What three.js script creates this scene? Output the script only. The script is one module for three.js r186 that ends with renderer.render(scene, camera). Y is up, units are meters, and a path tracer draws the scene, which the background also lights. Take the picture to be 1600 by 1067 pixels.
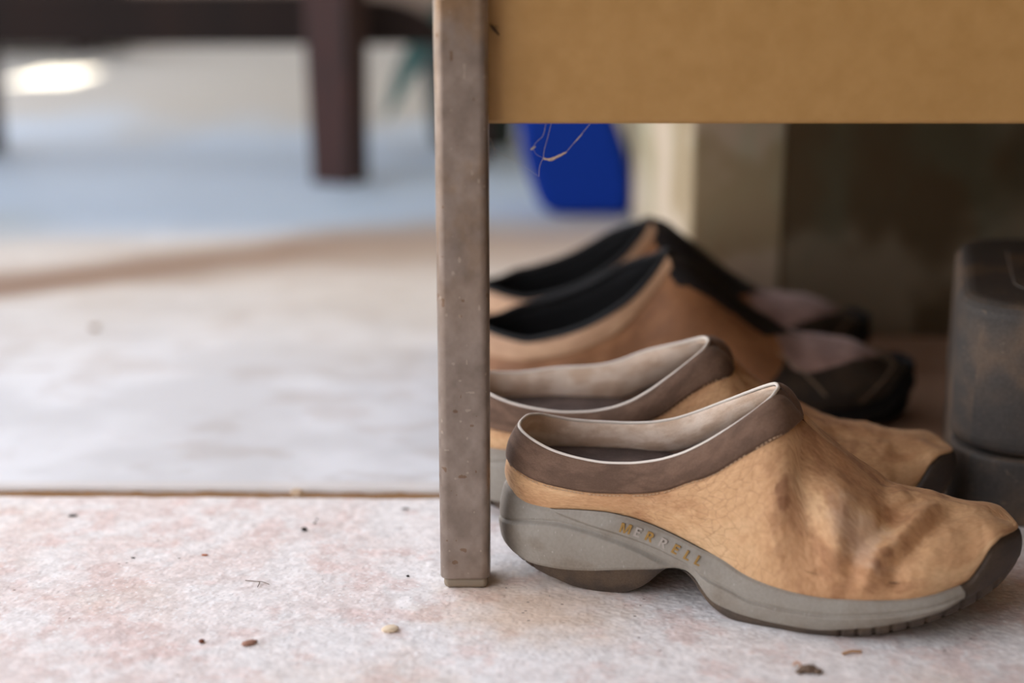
import * as THREE from 'three';
import { mergeGeometries, mergeVertices } from 'three/addons/utils/BufferGeometryUtils.js';
import { RoundedBoxGeometry } from 'three/addons/geometries/RoundedBoxGeometry.js';
import { TextGeometry } from 'three/addons/geometries/TextGeometry.js';
import { FontLoader } from 'three/addons/loaders/FontLoader.js';

// ------------------------------------------------------------------ camera, sky, sun, exposure
const scene = new THREE.Scene();
const FOCAL = 2300, PITCH = 15 * Math.PI / 180;
const camera = new THREE.PerspectiveCamera(2 * Math.atan(533.5 / FOCAL) * 180 / Math.PI, 1600 / 1067, 0.02, 80);
camera.position.set(0, 0.325, 0);
camera.rotation.set(-PITCH, 0, 0);
camera.focus = 0.765;
camera.userData.fStop = 2.5;
scene.add(camera);

function skyTexture() {
  const W = 64, H = 32, d = new Float32Array(W * H * 4);
  for (let j = 0; j < H; j++) {
    const el = ((j + 0.5) / H - 0.5) * 180;                       // row 0 is straight down
    const k = Math.pow(Math.max(0, Math.min(1, el / 90)), 0.6);
    const c = el < 0 ? [0.30, 0.27, 0.23] : [1.02 - 0.36 * k, 0.99 - 0.27 * k, 0.985 - 0.09 * k];
    for (let i = 0; i < W; i++) { const o = (j * W + i) * 4; d[o] = c[0]; d[o + 1] = c[1]; d[o + 2] = c[2]; d[o + 3] = 1; }
  }
  const t = new THREE.DataTexture(d, W, H, THREE.RGBAFormat, THREE.FloatType);
  t.mapping = THREE.EquirectangularReflectionMapping; t.magFilter = THREE.LinearFilter; t.needsUpdate = true;
  return t;
}
scene.background = scene.environment = skyTexture();
scene.backgroundIntensity = scene.environmentIntensity = 1.0;

const SUN = new THREE.Vector3(0.42, 0.86, 0.30).normalize();
const sun = new THREE.DirectionalLight(new THREE.Color(1.0, 0.93, 0.82), 15.0);
sun.name = 'sun';
sun.position.copy(SUN).multiplyScalar(12).add(new THREE.Vector3(0, 0, -2));
sun.target.position.set(0, 0, -2);
sun.castShadow = true;
sun.shadow.mapSize.set(2048, 2048);
Object.assign(sun.shadow.camera, { left: -8, right: 8, top: 8, bottom: -8, near: 1, far: 30 });
scene.add(sun, sun.target);

const renderer = new THREE.WebGLRenderer({ antialias: true });
renderer.toneMapping = THREE.LinearToneMapping;
renderer.toneMappingExposure = 3.3;
renderer.shadowMap.enabled = true;

// ------------------------------------------------------------------ helpers
function rng(seed) { let a = seed >>> 0; return () => { a = (a + 0x6D2B79F5) | 0; let t = Math.imul(a ^ (a >>> 15), 1 | a); t = (t + Math.imul(t ^ (t >>> 7), 61 | t)) ^ t; return ((t ^ (t >>> 14)) >>> 0) / 4294967296; }; }
const clamp = (x, a = 0, b = 1) => Math.min(b, Math.max(a, x));
const lerp = (a, b, t) => a + (b - a) * t;
const smooth = (a, b, x) => { const t = clamp((x - a) / (b - a)); return t * t * (3 - 2 * t); };
const mix = (a, b, t) => [lerp(a[0], b[0], t), lerp(a[1], b[1], t), lerp(a[2], b[2], t)];
const rgb = (r, g, b) => [r / 255, g / 255, b / 255];
const TAB = new Float32Array(65536), PERM = new Int32Array(65536); { const r = rng(99); for (let i = 0; i < 65536; i++) { TAB[i] = r(); PERM[i] = (TAB[i] * 65536) | 0; } }
const hash2 = (x, y, s) => TAB[(PERM[(x * 151 + s * 5077) & 65535] + y * 173 + s * 911) & 65535];
const wrap = (i, n) => { i = (i | 0) % (n | 0); return i < 0 ? i + n : i; };
function vnoise(x, y, s, px = 0, py = 0) {                        // value noise that repeats every px, py cells
  const xi = Math.floor(x) | 0, yi = Math.floor(y) | 0, fx = x - xi, fy = y - yi, ux = fx * fx * (3 - 2 * fx), uy = fy * fy * (3 - 2 * fy);
  let x0 = xi, x1 = (xi + 1) | 0, y0 = yi, y1 = (yi + 1) | 0; s = s | 0;
  if (px) { x0 = wrap(xi, px); x1 = wrap(xi + 1, px); y0 = wrap(yi, py); y1 = wrap(yi + 1, py); }
  const k = Math.imul(s, 5077), m = Math.imul(s, 911), c0 = (PERM[(Math.imul(x0, 151) + k) & 65535] + m) | 0, c1 = (PERM[(Math.imul(x1, 151) + k) & 65535] + m) | 0, r0 = Math.imul(y0, 173), r1 = Math.imul(y1, 173);
  const a = TAB[(c0 + r0) & 65535], b = TAB[(c1 + r0) & 65535], c = TAB[(c0 + r1) & 65535], d = TAB[(c1 + r1) & 65535];
  const p = a + (b - a) * ux; return p + (c + (d - c) * ux - p) * uy;
}
function fbm(x, y, s, oct, p = 0, q = 0) { let v = 0, a = 0.5, n = 0; for (let i = 0; i < oct; i++) { v += a * vnoise(x, y, s + i * 17, p, q); n += a; x *= 2; y *= 2; p *= 2; q *= 2; a *= 0.55; } return v / n; }
function cells(x, y, s, px = 1e6, py = 1e6) {                      // distance to the nearest border between cells
  const xi = Math.floor(x), yi = Math.floor(y); let a = 9, b = 9;
  for (let j = -1; j < 2; j++) for (let i = -1; i < 2; i++) {
    const cx = wrap(xi + i, px), cy = wrap(yi + j, py);
    const dx = xi + i + hash2(cx, cy, s) - x, dy = yi + j + hash2(cx, cy, s + 5) - y, d = Math.hypot(dx, dy);
    if (d < a) { b = a; a = d; } else if (d < b) b = d;
  }
  return b - a;
}
function texture(W, H, f, srgb = true) {                           // f(u, v) -> [r, g, b] in 0..1
  const d = new Uint8Array(W * H * 4);
  for (let j = 0; j < H; j++) for (let i = 0; i < W; i++) {
    const c = f((i + 0.5) / W, (j + 0.5) / H), o = (j * W + i) * 4;
    d[o] = clamp(c[0]) * 255; d[o + 1] = clamp(c[1]) * 255; d[o + 2] = clamp(c[2]) * 255; d[o + 3] = 255;
  }
  const t = new THREE.DataTexture(d, W, H, THREE.RGBAFormat);
  t.wrapS = t.wrapT = THREE.RepeatWrapping; t.magFilter = THREE.LinearFilter; t.minFilter = THREE.LinearMipmapLinearFilter; t.generateMipmaps = true;
  if (srgb) t.colorSpace = THREE.SRGBColorSpace;
  t.needsUpdate = true; return t;
}
const grey = (v) => [v, v, v];
function mat(color, o = {}) { return new THREE.MeshPhysicalMaterial({ color: typeof color === 'object' ? color : new THREE.Color(color), roughness: 0.8, side: THREE.DoubleSide, ...o }); }

const taken = new Map();
function numbered(n) { const k = taken.get(n) ?? 0; taken.set(n, k + 1); return k ? n + '_' + String(k).padStart(3, '0') : n; }
function mesh(name, geo, m, parent) { const o = new THREE.Mesh(geo, m); o.name = parent === scene ? numbered(name) : name; o.castShadow = o.receiveShadow = true; parent.add(o); return o; }
function part(name, geo, m, parent) { let n = name, k = 0; while (parent.children.some((c) => c.name === n)) n = name + '_' + String(++k).padStart(3, '0'); return mesh(n, geo, m, parent); }
function thing(name, label, category, pos = [0, 0, 0], yaw = 0, group) {
  const o = new THREE.Group(); o.name = numbered(name); o.position.set(...pos); o.rotation.y = yaw; scene.add(o);
  o.userData = { label, category }; if (group) o.userData.group = group;
  return o;
}
function box(x0, x1, y0, y1, z0, z1, r = 0, seg = 2) {
  const g = r ? new RoundedBoxGeometry(x1 - x0, y1 - y0, z1 - z0, seg, r) : new THREE.BoxGeometry(x1 - x0, y1 - y0, z1 - z0);
  g.translate((x0 + x1) / 2, (y0 + y1) / 2, (z0 + z1) / 2); return metricUV(g);
}
function metricUV(g) {                                             // uv in metres, by the dominant axis of the normal
  g = g.index ? g.toNonIndexed() : g; if (!g.attributes.normal) g.computeVertexNormals();
  const p = g.attributes.position, n = g.attributes.normal, uv = new Float32Array(p.count * 2);
  for (let i = 0; i < p.count; i++) {
    const ax = Math.abs(n.getX(i)), ay = Math.abs(n.getY(i)), az = Math.abs(n.getZ(i));
    const [a, b] = ay >= ax && ay >= az ? [p.getX(i), -p.getZ(i)] : ax >= az ? [p.getZ(i), p.getY(i)] : [p.getX(i), p.getY(i)];
    uv[i * 2] = a; uv[i * 2 + 1] = b;
  }
  g.setAttribute('uv', new THREE.BufferAttribute(uv, 2)); return g;
}
// an indexed grid of points; rows x cols, f(i, j) -> [x, y, z, u, v]
function grid(rows, cols, f, keep) {
  const pos = [], uv = [], idx = [];
  for (let i = 0; i < rows; i++) for (let j = 0; j < cols; j++) { const q = f(i, j); pos.push(q[0], q[1], q[2]); uv.push(q[3] ?? 0, q[4] ?? 0); }
  for (let i = 0; i < rows - 1; i++) for (let j = 0; j < cols - 1; j++) {
    if (keep && !keep(i, j)) continue;
    const a = i * cols + j, b = a + 1, c = a + cols, d = c + 1; idx.push(a, b, c, b, d, c);
  }
  const g = new THREE.BufferGeometry();
  g.setAttribute('position', new THREE.Float32BufferAttribute(pos, 3)); g.setAttribute('uv', new THREE.Float32BufferAttribute(uv, 2)); g.setIndex(idx);
  return normals(g);
}
function normals(g) {                                              // vertex normals averaged over coincident points, whatever their uv
  g.computeVertexNormals();
  const p = g.attributes.position, n = g.attributes.normal, m = new Map(), key = (i) => Math.round(p.getX(i) * 2e5) + ',' + Math.round(p.getY(i) * 2e5) + ',' + Math.round(p.getZ(i) * 2e5);
  const keys = [];
  for (let i = 0; i < p.count; i++) { const k = key(i); keys.push(k); const s = m.get(k); if (s) { s[0] += n.getX(i); s[1] += n.getY(i); s[2] += n.getZ(i); } else m.set(k, [n.getX(i), n.getY(i), n.getZ(i)]); }
  for (let i = 0; i < p.count; i++) { const s = m.get(keys[i]), l = Math.hypot(...s) || 1; n.setXYZ(i, s[0] / l, s[1] / l, s[2] / l); }
  return g;
}
function tube(points, r, seg = 24, rad = 6, closed = false) { return new THREE.TubeGeometry(new THREE.CatmullRomCurve3(points.map((p) => new THREE.Vector3(...p)), closed), seg, r, rad, closed); }
function spline(xs, ys) {                                          // monotone cubic through (xs, ys)
  const n = xs.length, d = [], m = [];
  for (let i = 0; i < n - 1; i++) d.push((ys[i + 1] - ys[i]) / (xs[i + 1] - xs[i] || 1e-9));
  for (let i = 0; i < n; i++) m.push(i === 0 ? d[0] : i === n - 1 ? d[n - 2] : d[i - 1] * d[i] <= 0 ? 0 : 3 * (xs[i + 1] - xs[i - 1]) / ((2 * xs[i + 1] - xs[i] - xs[i - 1]) / d[i - 1] + (xs[i + 1] + xs[i] - 2 * xs[i - 1]) / d[i]));
  return (x) => {
    x = clamp(x, xs[0], xs[n - 1]); let i = 0; while (i < n - 2 && x > xs[i + 1]) i++;
    const h = xs[i + 1] - xs[i] || 1e-9, t = (x - xs[i]) / h, t2 = t * t, t3 = t2 * t;
    return (2 * t3 - 3 * t2 + 1) * ys[i] + (t3 - 2 * t2 + t) * h * m[i] + (3 * t2 - 2 * t3) * ys[i + 1] + (t3 - t2) * h * m[i + 1];
  };
}

// ------------------------------------------------------------------ materials of the setting
const floorMap = texture(1792, 1792, (u, v) => {                   // front slab, 0.8 m a side
  const x = u * 64, y = v * 64;
  let c = mix(rgb(228, 215, 209), rgb(234, 228, 224), smooth(0.35, 0.65, fbm(x / 8, y / 8, 3, 5, 8, 8)));
  c = mix(c, rgb(236, 233, 230), smooth(0.42, 0.62, fbm(x / 2, y / 2, 11, 5, 32, 32)) * 0.75);
  c = mix(c, rgb(214, 180, 170), smooth(0.50, 0.74, fbm(x / 1.6, y / 1.6, 23, 4, 40, 40)) * 0.4);
  c = mix(c, rgb(220, 194, 172), smooth(0.56, 0.74, fbm(x / 8, y / 8, 31, 4, 8, 8)) * 0.25);
  const g = fbm(x * 3, y * 3, 41, 5, 192, 192) - 0.5; c = c.map((k) => k + g * 0.2);
  const gl = fbm(x * 6, y * 6, 45, 3, 384, 384); if (gl > 0.62) c = mix(c, rgb(244, 242, 240), (gl - 0.62) * 4);
  const du = Math.hypot((u * 0.8 + 0.4) % 0.8 - 0.41, (v * 0.8 - 0.690) * 1.2); c = mix(c, rgb(206, 160, 118), smooth(0.075, 0.005, du + (fbm(x, y, 66, 3) - 0.5) * 0.03) * 0.45);
  const grit = vnoise(x * 16, y * 16, 53, 1024, 1024); if (grit > 0.93) c = c.map((k) => k * 0.86);
  const dot = hash2(Math.floor(x * 10), Math.floor(y * 10), 77);
  if (dot > 0.9992) c = mix(c, rgb(120, 104, 94), 0.6);
  return c;
});
const floorBump = texture(1024, 1024, (u, v) => grey(0.7 * fbm(u * 64, v * 64, 9, 5, 64, 64) + 0.3 * vnoise(u * 512, v * 512, 91, 512, 512)), false);
for (const t of [floorMap, floorBump]) t.repeat.set(1 / 0.8, 1 / 0.8);
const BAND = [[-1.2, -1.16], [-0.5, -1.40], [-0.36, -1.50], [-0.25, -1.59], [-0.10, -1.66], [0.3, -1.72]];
const rearMap = texture(1024, 1024, (u, v) => {                    // rear slab: 4 m a side from x = -2.6, z = -0.857 backwards
  const X = -2.6 + u * 4, Z = -0.857 - v * 4;
  let c = mix(rgb(206, 207, 208), rgb(224, 226, 228), smooth(0.35, 0.65, fbm(X * 9, Z * 9, 5, 5)));
  c = mix(c, rgb(180, 172, 166), smooth(0.5, 0.72, fbm(X * 24, Z * 40, 15, 5)) * 0.4);
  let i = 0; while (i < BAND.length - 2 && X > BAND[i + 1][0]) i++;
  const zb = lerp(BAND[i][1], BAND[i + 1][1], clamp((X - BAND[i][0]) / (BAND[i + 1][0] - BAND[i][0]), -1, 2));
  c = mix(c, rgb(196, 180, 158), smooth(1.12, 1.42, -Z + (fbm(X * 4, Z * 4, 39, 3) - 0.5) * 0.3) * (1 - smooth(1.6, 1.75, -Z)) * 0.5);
  c = mix(c, rgb(158, 177, 194), smooth(1.6, 1.8, -Z) * 0.85);  // sky reflection on the far floor, painted in as a blue tint
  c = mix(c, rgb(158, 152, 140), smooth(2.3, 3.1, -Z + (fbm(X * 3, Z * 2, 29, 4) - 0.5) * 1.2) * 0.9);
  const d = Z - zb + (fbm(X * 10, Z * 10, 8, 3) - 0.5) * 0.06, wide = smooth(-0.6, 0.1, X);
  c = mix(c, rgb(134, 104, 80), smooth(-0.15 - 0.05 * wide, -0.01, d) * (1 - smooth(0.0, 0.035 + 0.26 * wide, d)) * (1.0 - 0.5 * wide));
  c = mix(c, rgb(150, 154, 146), smooth(0.45, 0.1, Math.hypot((X + 0.72) / 0.5, (Z + 1.72) / 0.5)) * 0.5);
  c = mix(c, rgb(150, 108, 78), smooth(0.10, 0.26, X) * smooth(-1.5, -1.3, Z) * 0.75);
  if (Z > -0.857 - 0.012) c = mix(c, rgb(214, 206, 198), 0.6);
  return c;
});
rearMap.wrapS = rearMap.wrapT = THREE.ClampToEdgeWrapping;
const shadedPlasterMap = texture(1024, 1024, (u, v) => {                 // 1 m a side; stained plaster, darkened to paint in the shade
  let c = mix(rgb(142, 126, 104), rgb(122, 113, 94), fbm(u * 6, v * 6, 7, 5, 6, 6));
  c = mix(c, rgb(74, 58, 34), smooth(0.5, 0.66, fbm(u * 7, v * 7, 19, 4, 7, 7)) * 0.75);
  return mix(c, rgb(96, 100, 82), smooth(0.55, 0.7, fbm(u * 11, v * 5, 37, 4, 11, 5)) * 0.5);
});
const M = {};
M.floor = mat('#ffffff', { map: floorMap, bumpMap: floorBump, bumpScale: 0.0009, roughness: 0.82 });
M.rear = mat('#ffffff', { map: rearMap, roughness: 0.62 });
M.earth = mat('#8f6a42', { roughness: 1 });
M.plaster = mat('#ffffff', { map: shadedPlasterMap, roughness: 0.95 });
M.pale = mat('#ffffff', { map: texture(512, 512, (u, v) => { let c = mix(rgb(198, 182, 160), rgb(182, 168, 146), fbm(u * 6, v * 6, 7, 5, 6, 6)); c = mix(c, rgb(150, 132, 96), smooth(0.52, 0.68, fbm(u * 9, v * 9, 19, 4, 9, 9)) * 0.7); return mix(c, rgb(160, 166, 140), smooth(0.5, 0.7, fbm(u * 12, v * 6, 37, 4, 12, 6)) * 0.6); }), roughness: 0.95 });  // same stained plaster, paler: light on the corner painted into the colour
M.wall = mat('#85745f', { roughness: 0.95 });
M.added_ceiling = mat('#857a6c', { roughness: 0.95 });

// ------------------------------------------------------------------ the setting
function struct(name, geo, m, parent = scene, label) { const o = mesh(name, geo, m, parent); if (parent === scene) { o.userData = { kind: 'structure' }; if (label) o.userData.label = label; } return o; }
{
  const floor = new THREE.Group(); floor.name = 'floor'; floor.userData = { kind: 'structure', label: 'worn concrete floor of two slabs with a dirty joint between them' }; scene.add(floor);
  const seam = (x) => -0.8545 + (x + 0.0455) * 0.0162;
  const slab = (x0, x1, zf, zb, gap, top, r) => {                  // a slab with a slightly crumbled rounded edge along the joint
    const N = 240, rows = [];
    for (let i = 0; i <= N; i++) { const x = lerp(x0, x1, i / N); rows.push(x); }
    return rows;
  };
  const noiseE = (x, s) => (fbm(x * 60, s, s, 4) - 0.5) * 0.0035;
  const N = 400, xs = Array.from({ length: N + 1 }, (_, i) => lerp(-1.2, 1.2, i / N));
  // front slab
  const prof = [[0, -0.03], [0.0, -0.004], [0.0012, -0.0012], [0.004, 0], [1.9, 0], [1.9, -0.03]];
  const gf = grid(prof.length, N + 1, (i, j) => { const x = xs[j], z0 = seam(x) + 0.0085 + noiseE(x, 3) * (i < 4 ? 1 : 0); return [x, prof[i][1], i < 4 ? z0 + prof[i][0] : 1.9, x, -(i < 4 ? z0 + prof[i][0] : 1.9)]; });
  part('floor_slab', gf.toNonIndexed(), M.floor, floor).geometry.computeVertexNormals();
  const profR = [[0, -0.03], [0.0, -0.0008], [-0.0008, 0.0009], [-0.0028, 0.0012], [-7, 0.0012]];
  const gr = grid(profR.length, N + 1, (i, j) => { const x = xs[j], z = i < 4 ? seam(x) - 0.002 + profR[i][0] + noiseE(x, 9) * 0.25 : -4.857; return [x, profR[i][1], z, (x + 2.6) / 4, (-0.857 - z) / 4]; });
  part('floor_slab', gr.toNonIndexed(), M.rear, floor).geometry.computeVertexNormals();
  // the rest of the floor beyond what the photograph shows sharply
  const rest = (x0, x1, z0, z1, m) => { const g = new THREE.PlaneGeometry(x1 - x0, z1 - z0, 1, 1).rotateX(-Math.PI / 2).translate((x0 + x1) / 2, 0.0, (z0 + z1) / 2); const p = g.attributes.position, uv = g.attributes.uv; for (let i = 0; i < 4; i++) uv.setXY(i, m === M.rear ? (p.getX(i) + 2.6) / 4 : p.getX(i), m === M.rear ? (-0.857 - p.getZ(i)) / 4 : -p.getZ(i)); return part('floor_slab', g, m, floor); };
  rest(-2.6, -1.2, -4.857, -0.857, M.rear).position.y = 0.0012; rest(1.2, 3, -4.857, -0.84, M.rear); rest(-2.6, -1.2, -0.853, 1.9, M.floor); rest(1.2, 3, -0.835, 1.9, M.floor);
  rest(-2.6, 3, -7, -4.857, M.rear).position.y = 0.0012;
  part('floor_bed', box(-2.6, 3, -0.08, -0.022, -7, 1.9), M.earth, floor);
  part('joint_dirt', grid(7, N + 1, (i, j) => { const x = xs[j], z = seam(x) + lerp(-0.004, 0.0125, i / 6); return [x, -0.0022 + (fbm(x * 90, i * 1.3, 21, 3) - 0.5) * 0.003 - (i === 6 ? 0.006 : 0), z, x, z]; }), M.earth, floor);

  struct('ground', new THREE.PlaneGeometry(60, 60).rotateX(-Math.PI / 2).translate(0, -0.08, 0), mat('#5d5648', { roughness: 1 }));
  const wb = struct('wall_back', box(0.1565, 2.9, 0, 2.45, -4.4, -1.2246), M.plaster, scene, 'stained plaster wall behind the shoes, with shade painted into its dark colour');
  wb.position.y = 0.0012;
  struct('painted_lit_corner_1', box(0.150, 0.2285, 0.0012, 2.4512, -4.4, -1.2226, 0.004), M.pale, scene, 'lit corner of the stained plaster wall behind the shoes, its light painted as a paler colour').name = 'painted_lit_corner_1';
  struct('wall_rear', box(-2.6, 2.9, 0, 2.45, -7.1, -6.9), mat('#75665a', { roughness: 0.95 }));
  struct('added_wall_right', box(2.75, 2.95, 0, 2.45, -1.22, 1.9), M.wall);  // unseen wall, added to control where light comes from
  struct('added_wall_front', box(-1.5, 2.95, 0, 2.45, 1.9, 2.1), M.wall);  // unseen wall behind the camera, added to darken the desk panel and leg
  // unseen roof added to steer the sky light, its gap placing the sun patch
  const hx = -1.18 + SUN.x / SUN.y * 2.5, hz = -3.86 + SUN.z / SUN.y * 2.5;
  const s = new THREE.Shape([[-1.0, -2.2], [3, -2.2], [3, 7.1], [-1.0, 7.1]].map((p) => new THREE.Vector2(...p)));
  s.holes.push(new THREE.Path([[hx - 0.095, -hz - 0.2], [hx + 0.08, -hz - 0.15], [hx + 0.08, -hz + 0.2], [hx - 0.095, -hz + 0.15]].map((p) => new THREE.Vector2(...p))));
  struct('added_ceiling', new THREE.ExtrudeGeometry(s, { depth: 0.06, bevelEnabled: false }).rotateX(-Math.PI / 2).translate(0, 2.45, 0), M.added_ceiling);
}

// ------------------------------------------------------------------ steel desk
const steelMap = texture(512, 1024, (u, v) => {
  let c = mix(rgb(152, 138, 126), rgb(130, 116, 104), fbm(u * 5, v * 10, 3, 5, 5, 10));
  c = mix(c, rgb(140, 108, 74), smooth(0.42, 0.66, fbm(u * 4, v * 9, 13, 5, 4, 9)) * 0.7 * smooth(0.3, 0.6, v));
  const k = vnoise(u * 26, v * 90, 33, 26, 90) * vnoise(u * 50, v * 160, 43, 50, 160);
  if (k > 0.7) c = mix(c, rgb(112, 82, 58), 0.6);
  c = c.map((q) => q + (fbm(u * 20, v * 50, 63, 4, 20, 50) - 0.5) * 0.16);
  const k2 = vnoise(u * 40, v * 130, 53, 40, 130); if (k2 > 0.93) c = mix(c, rgb(186, 172, 154), 0.5);
  return c;
});
steelMap.repeat.set(1 / 0.13, 1 / 0.4);
M.steel = mat('#ffffff', { map: steelMap, bumpMap: steelMap, bumpScale: 0.0002, metalness: 0.5, roughness: 0.34, clearcoat: 0.2, clearcoatRoughness: 0.25 });
const paintMap = texture(512, 512, (u, v) => { const g = (fbm(u * 60, v * 60, 5, 3, 60, 60) - 0.5) * 0.05; let c = rgb(171, 131, 75).map((k) => k + g); if (hash2(Math.floor(u * 170), Math.floor(v * 170), 9) > 0.9994) c = rgb(120, 80, 40); return c; });
paintMap.repeat.set(2, 2);
M.beige = mat('#ffffff', { map: paintMap, roughness: 0.5 });
M.foot = mat('#8d7f6c', { roughness: 0.8 });
M.darkSteel = mat('#5d564e', { roughness: 0.7 });
{
  const desk = thing('steel_desk', 'beige painted steel desk on square grey metal legs above the shoes', 'desk', [0, 0, 0]);
  const leg = (x, z) => {
    const w = 0.0262, r = 0.0048, s = new THREE.Shape(), h = w / 2;
    s.moveTo(-h + r, -h); s.lineTo(h - r, -h); s.absarc(h - r, -h + r, r, -Math.PI / 2, 0); s.lineTo(h, h - r); s.absarc(h - r, h - r, r, 0, Math.PI / 2); s.lineTo(-h + r, h); s.absarc(-h + r, h - r, r, Math.PI / 2, Math.PI); s.lineTo(-h, -h + r); s.absarc(-h + r, -h + r, r, Math.PI, Math.PI * 1.5);
    const g = metricUV(new THREE.ExtrudeGeometry(s, { depth: 0.715, bevelEnabled: true, bevelThickness: 0.0012, bevelSize: 0.0012, bevelOffset: -0.0012, bevelSegments: 2, curveSegments: 6 }).rotateX(-Math.PI / 2).translate(x, 0.0065, z));
    const o = part('leg', g, M.steel, desk);
    part('foot_cap', box(x - 0.0112, x + 0.0118, 0, 0.0064, z - 0.0115, z + 0.0125, 0.0028, 3), M.foot, o);
  };
  leg(-0.0245, -0.7245); leg(1.2745, -0.7245); leg(-0.044, -1.2); leg(1.2745, -1.2);
  // folded front panel: flat face, rolled lower edge turned under
  const pr = [[-0.72, 0.74], [-0.72, 0.2434], [-0.7204, 0.2423], [-0.7213, 0.2415], [-0.7226, 0.2413], [-0.738, 0.2413], [-0.738, 0.2424], [-0.7226, 0.2424], [-0.7214, 0.2434], [-0.7212, 0.74]].map(([z, y]) => [z - 0.0035, y]);
  const pg = grid(pr.length, 2, (i, j) => [j ? 1.262 : -0.0114, pr[i][1], pr[i][0], j ? 1.262 : -0.0114, pr[i][1]]).toNonIndexed(); pg.computeVertexNormals();
  part('front_panel', pg, M.beige, desk);
  part('side_panel', box(-0.0135, -0.0123, 0.2413, 0.74, -1.187, -0.7376), M.beige, desk);
  part('side_panel', box(1.2613, 1.2625, 0.2413, 0.74, -1.187, -0.7376), M.beige, desk);
  part('back_panel', box(-0.0114, 1.26, 0.2413, 0.74, -1.2, -1.198), M.beige, desk);
  part('bottom_panel', box(-0.012, 1.261, 0.2425, 0.2437, -1.197, -0.7385), M.beige, desk);
  part('desk_top', box(-0.045, 1.295, 0.7405, 0.768, -1.215, -0.70, 0.004, 2), M.darkSteel, desk);
}

// ------------------------------------------------------------------ shoes: local x = heel to toe, y = up, z = towards the outer side of the foot (mm in the tables)
// a curve is given by keys [u, v, w outer, w inner]; tau runs 0 at the heel to 1 at the toe with the stations crowded at both round ends
function curveOf(keys) {
  const a = keys[0][0], b = keys[keys.length - 1][0], tau = keys.map((k) => Math.acos(clamp(1 - 2 * (k[0] - a) / (b - a), -1, 1)) / Math.PI);
  const v = spline(tau, keys.map((k) => k[1])), wo = spline(tau, keys.map((k) => k[2])), wi = spline(tau, keys.map((k) => k[3]));
  const at = (t, side) => [a + (b - a) * (1 - Math.cos(Math.PI * t)) / 2, v(t), side > 0 ? wo(t) : -wi(t)];
  return { at, tau: (u) => Math.acos(clamp(1 - 2 * (u - a) / (b - a), -1, 1)) / Math.PI, a, b };
}
function topCurve(keys, F) {                                       // keys [u on the sole line, u, v, w]
  const t = keys.map((k) => F.tau(k[0])), u = spline(t, keys.map((k) => k[1])), v = spline(t, keys.map((k) => k[2])), w = spline(t, keys.map((k) => k[3])), wi = keys[0].length > 4 ? spline(t, keys.map((k) => k[4])) : w;
  return (tau, side) => [u(tau), v(tau), side > 0 ? w(tau) : -wi(tau)];
}
function outward(F, t, side) {                                     // horizontal normal of an outline
  const e = 0.004, a = F.at(Math.max(0, t - e), t - e < 0 ? side : side), b = F.at(Math.min(1, t + e), side);
  let dx = b[0] - a[0], dz = b[2] - a[2];
  if (t < e) { const c = F.at(e, side); dx = 0; dz = c[2]; if (Math.abs(t) < 1e-6) { return [-1, 0]; } dx = c[0] - F.at(0, side)[0]; }
  if (t > 1 - 1e-6) return [1, 0];
  const l = Math.hypot(dx, dz) || 1; return side > 0 ? [-dz / l, dx / l] : [dz / l, -dx / l];
}
function shoeSurface(S) {                                          // S.F sole line, S.T top line, S.rim(tau) 1 on the opening .. 0 on the instep
  return (t, side, s) => {
    const F = S.F.at(t, side), T = S.T(t, side), n = outward(S.F, t, side), dv = T[1] - F[1];
    const r = S.rim(t), hd = Math.hypot(T[0] - F[0], T[2] - F[2]), d = lerp(S.crest * hd, S.rimOut, r), e = lerp(0.03 * dv, 0.36 * dv, r);
    const p1 = [F[0] + n[0] * S.bulge(t), F[1] + dv * lerp(0.55, 0.36, r), F[2] + n[1] * S.bulge(t)];
    const back = [F[0] - T[0], F[2] - T[2]], bl = Math.hypot(...back) || 1, dirx = lerp(back[0] / bl, n[0], r), dirz = lerp(back[1] / bl, n[1], r);
    const p2 = [T[0] + dirx * d, T[1] - e, T[2] + dirz * d];
    const a = (1 - s) ** 3, b = 3 * s * (1 - s) ** 2, c = 3 * s * s * (1 - s), q = s ** 3;
    return [a * F[0] + b * p1[0] + c * p2[0] + q * T[0], a * F[1] + b * p1[1] + c * p2[1] + q * T[1], a * F[2] + b * p1[2] + c * p2[2] + q * T[2]];
  };
}
const fromJ = (j, N) => { const t = 1 - j / N; return t >= 0 ? [t, 1] : [-t, -1]; };  // j = 0 toe, N heel, 2N toe again
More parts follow.
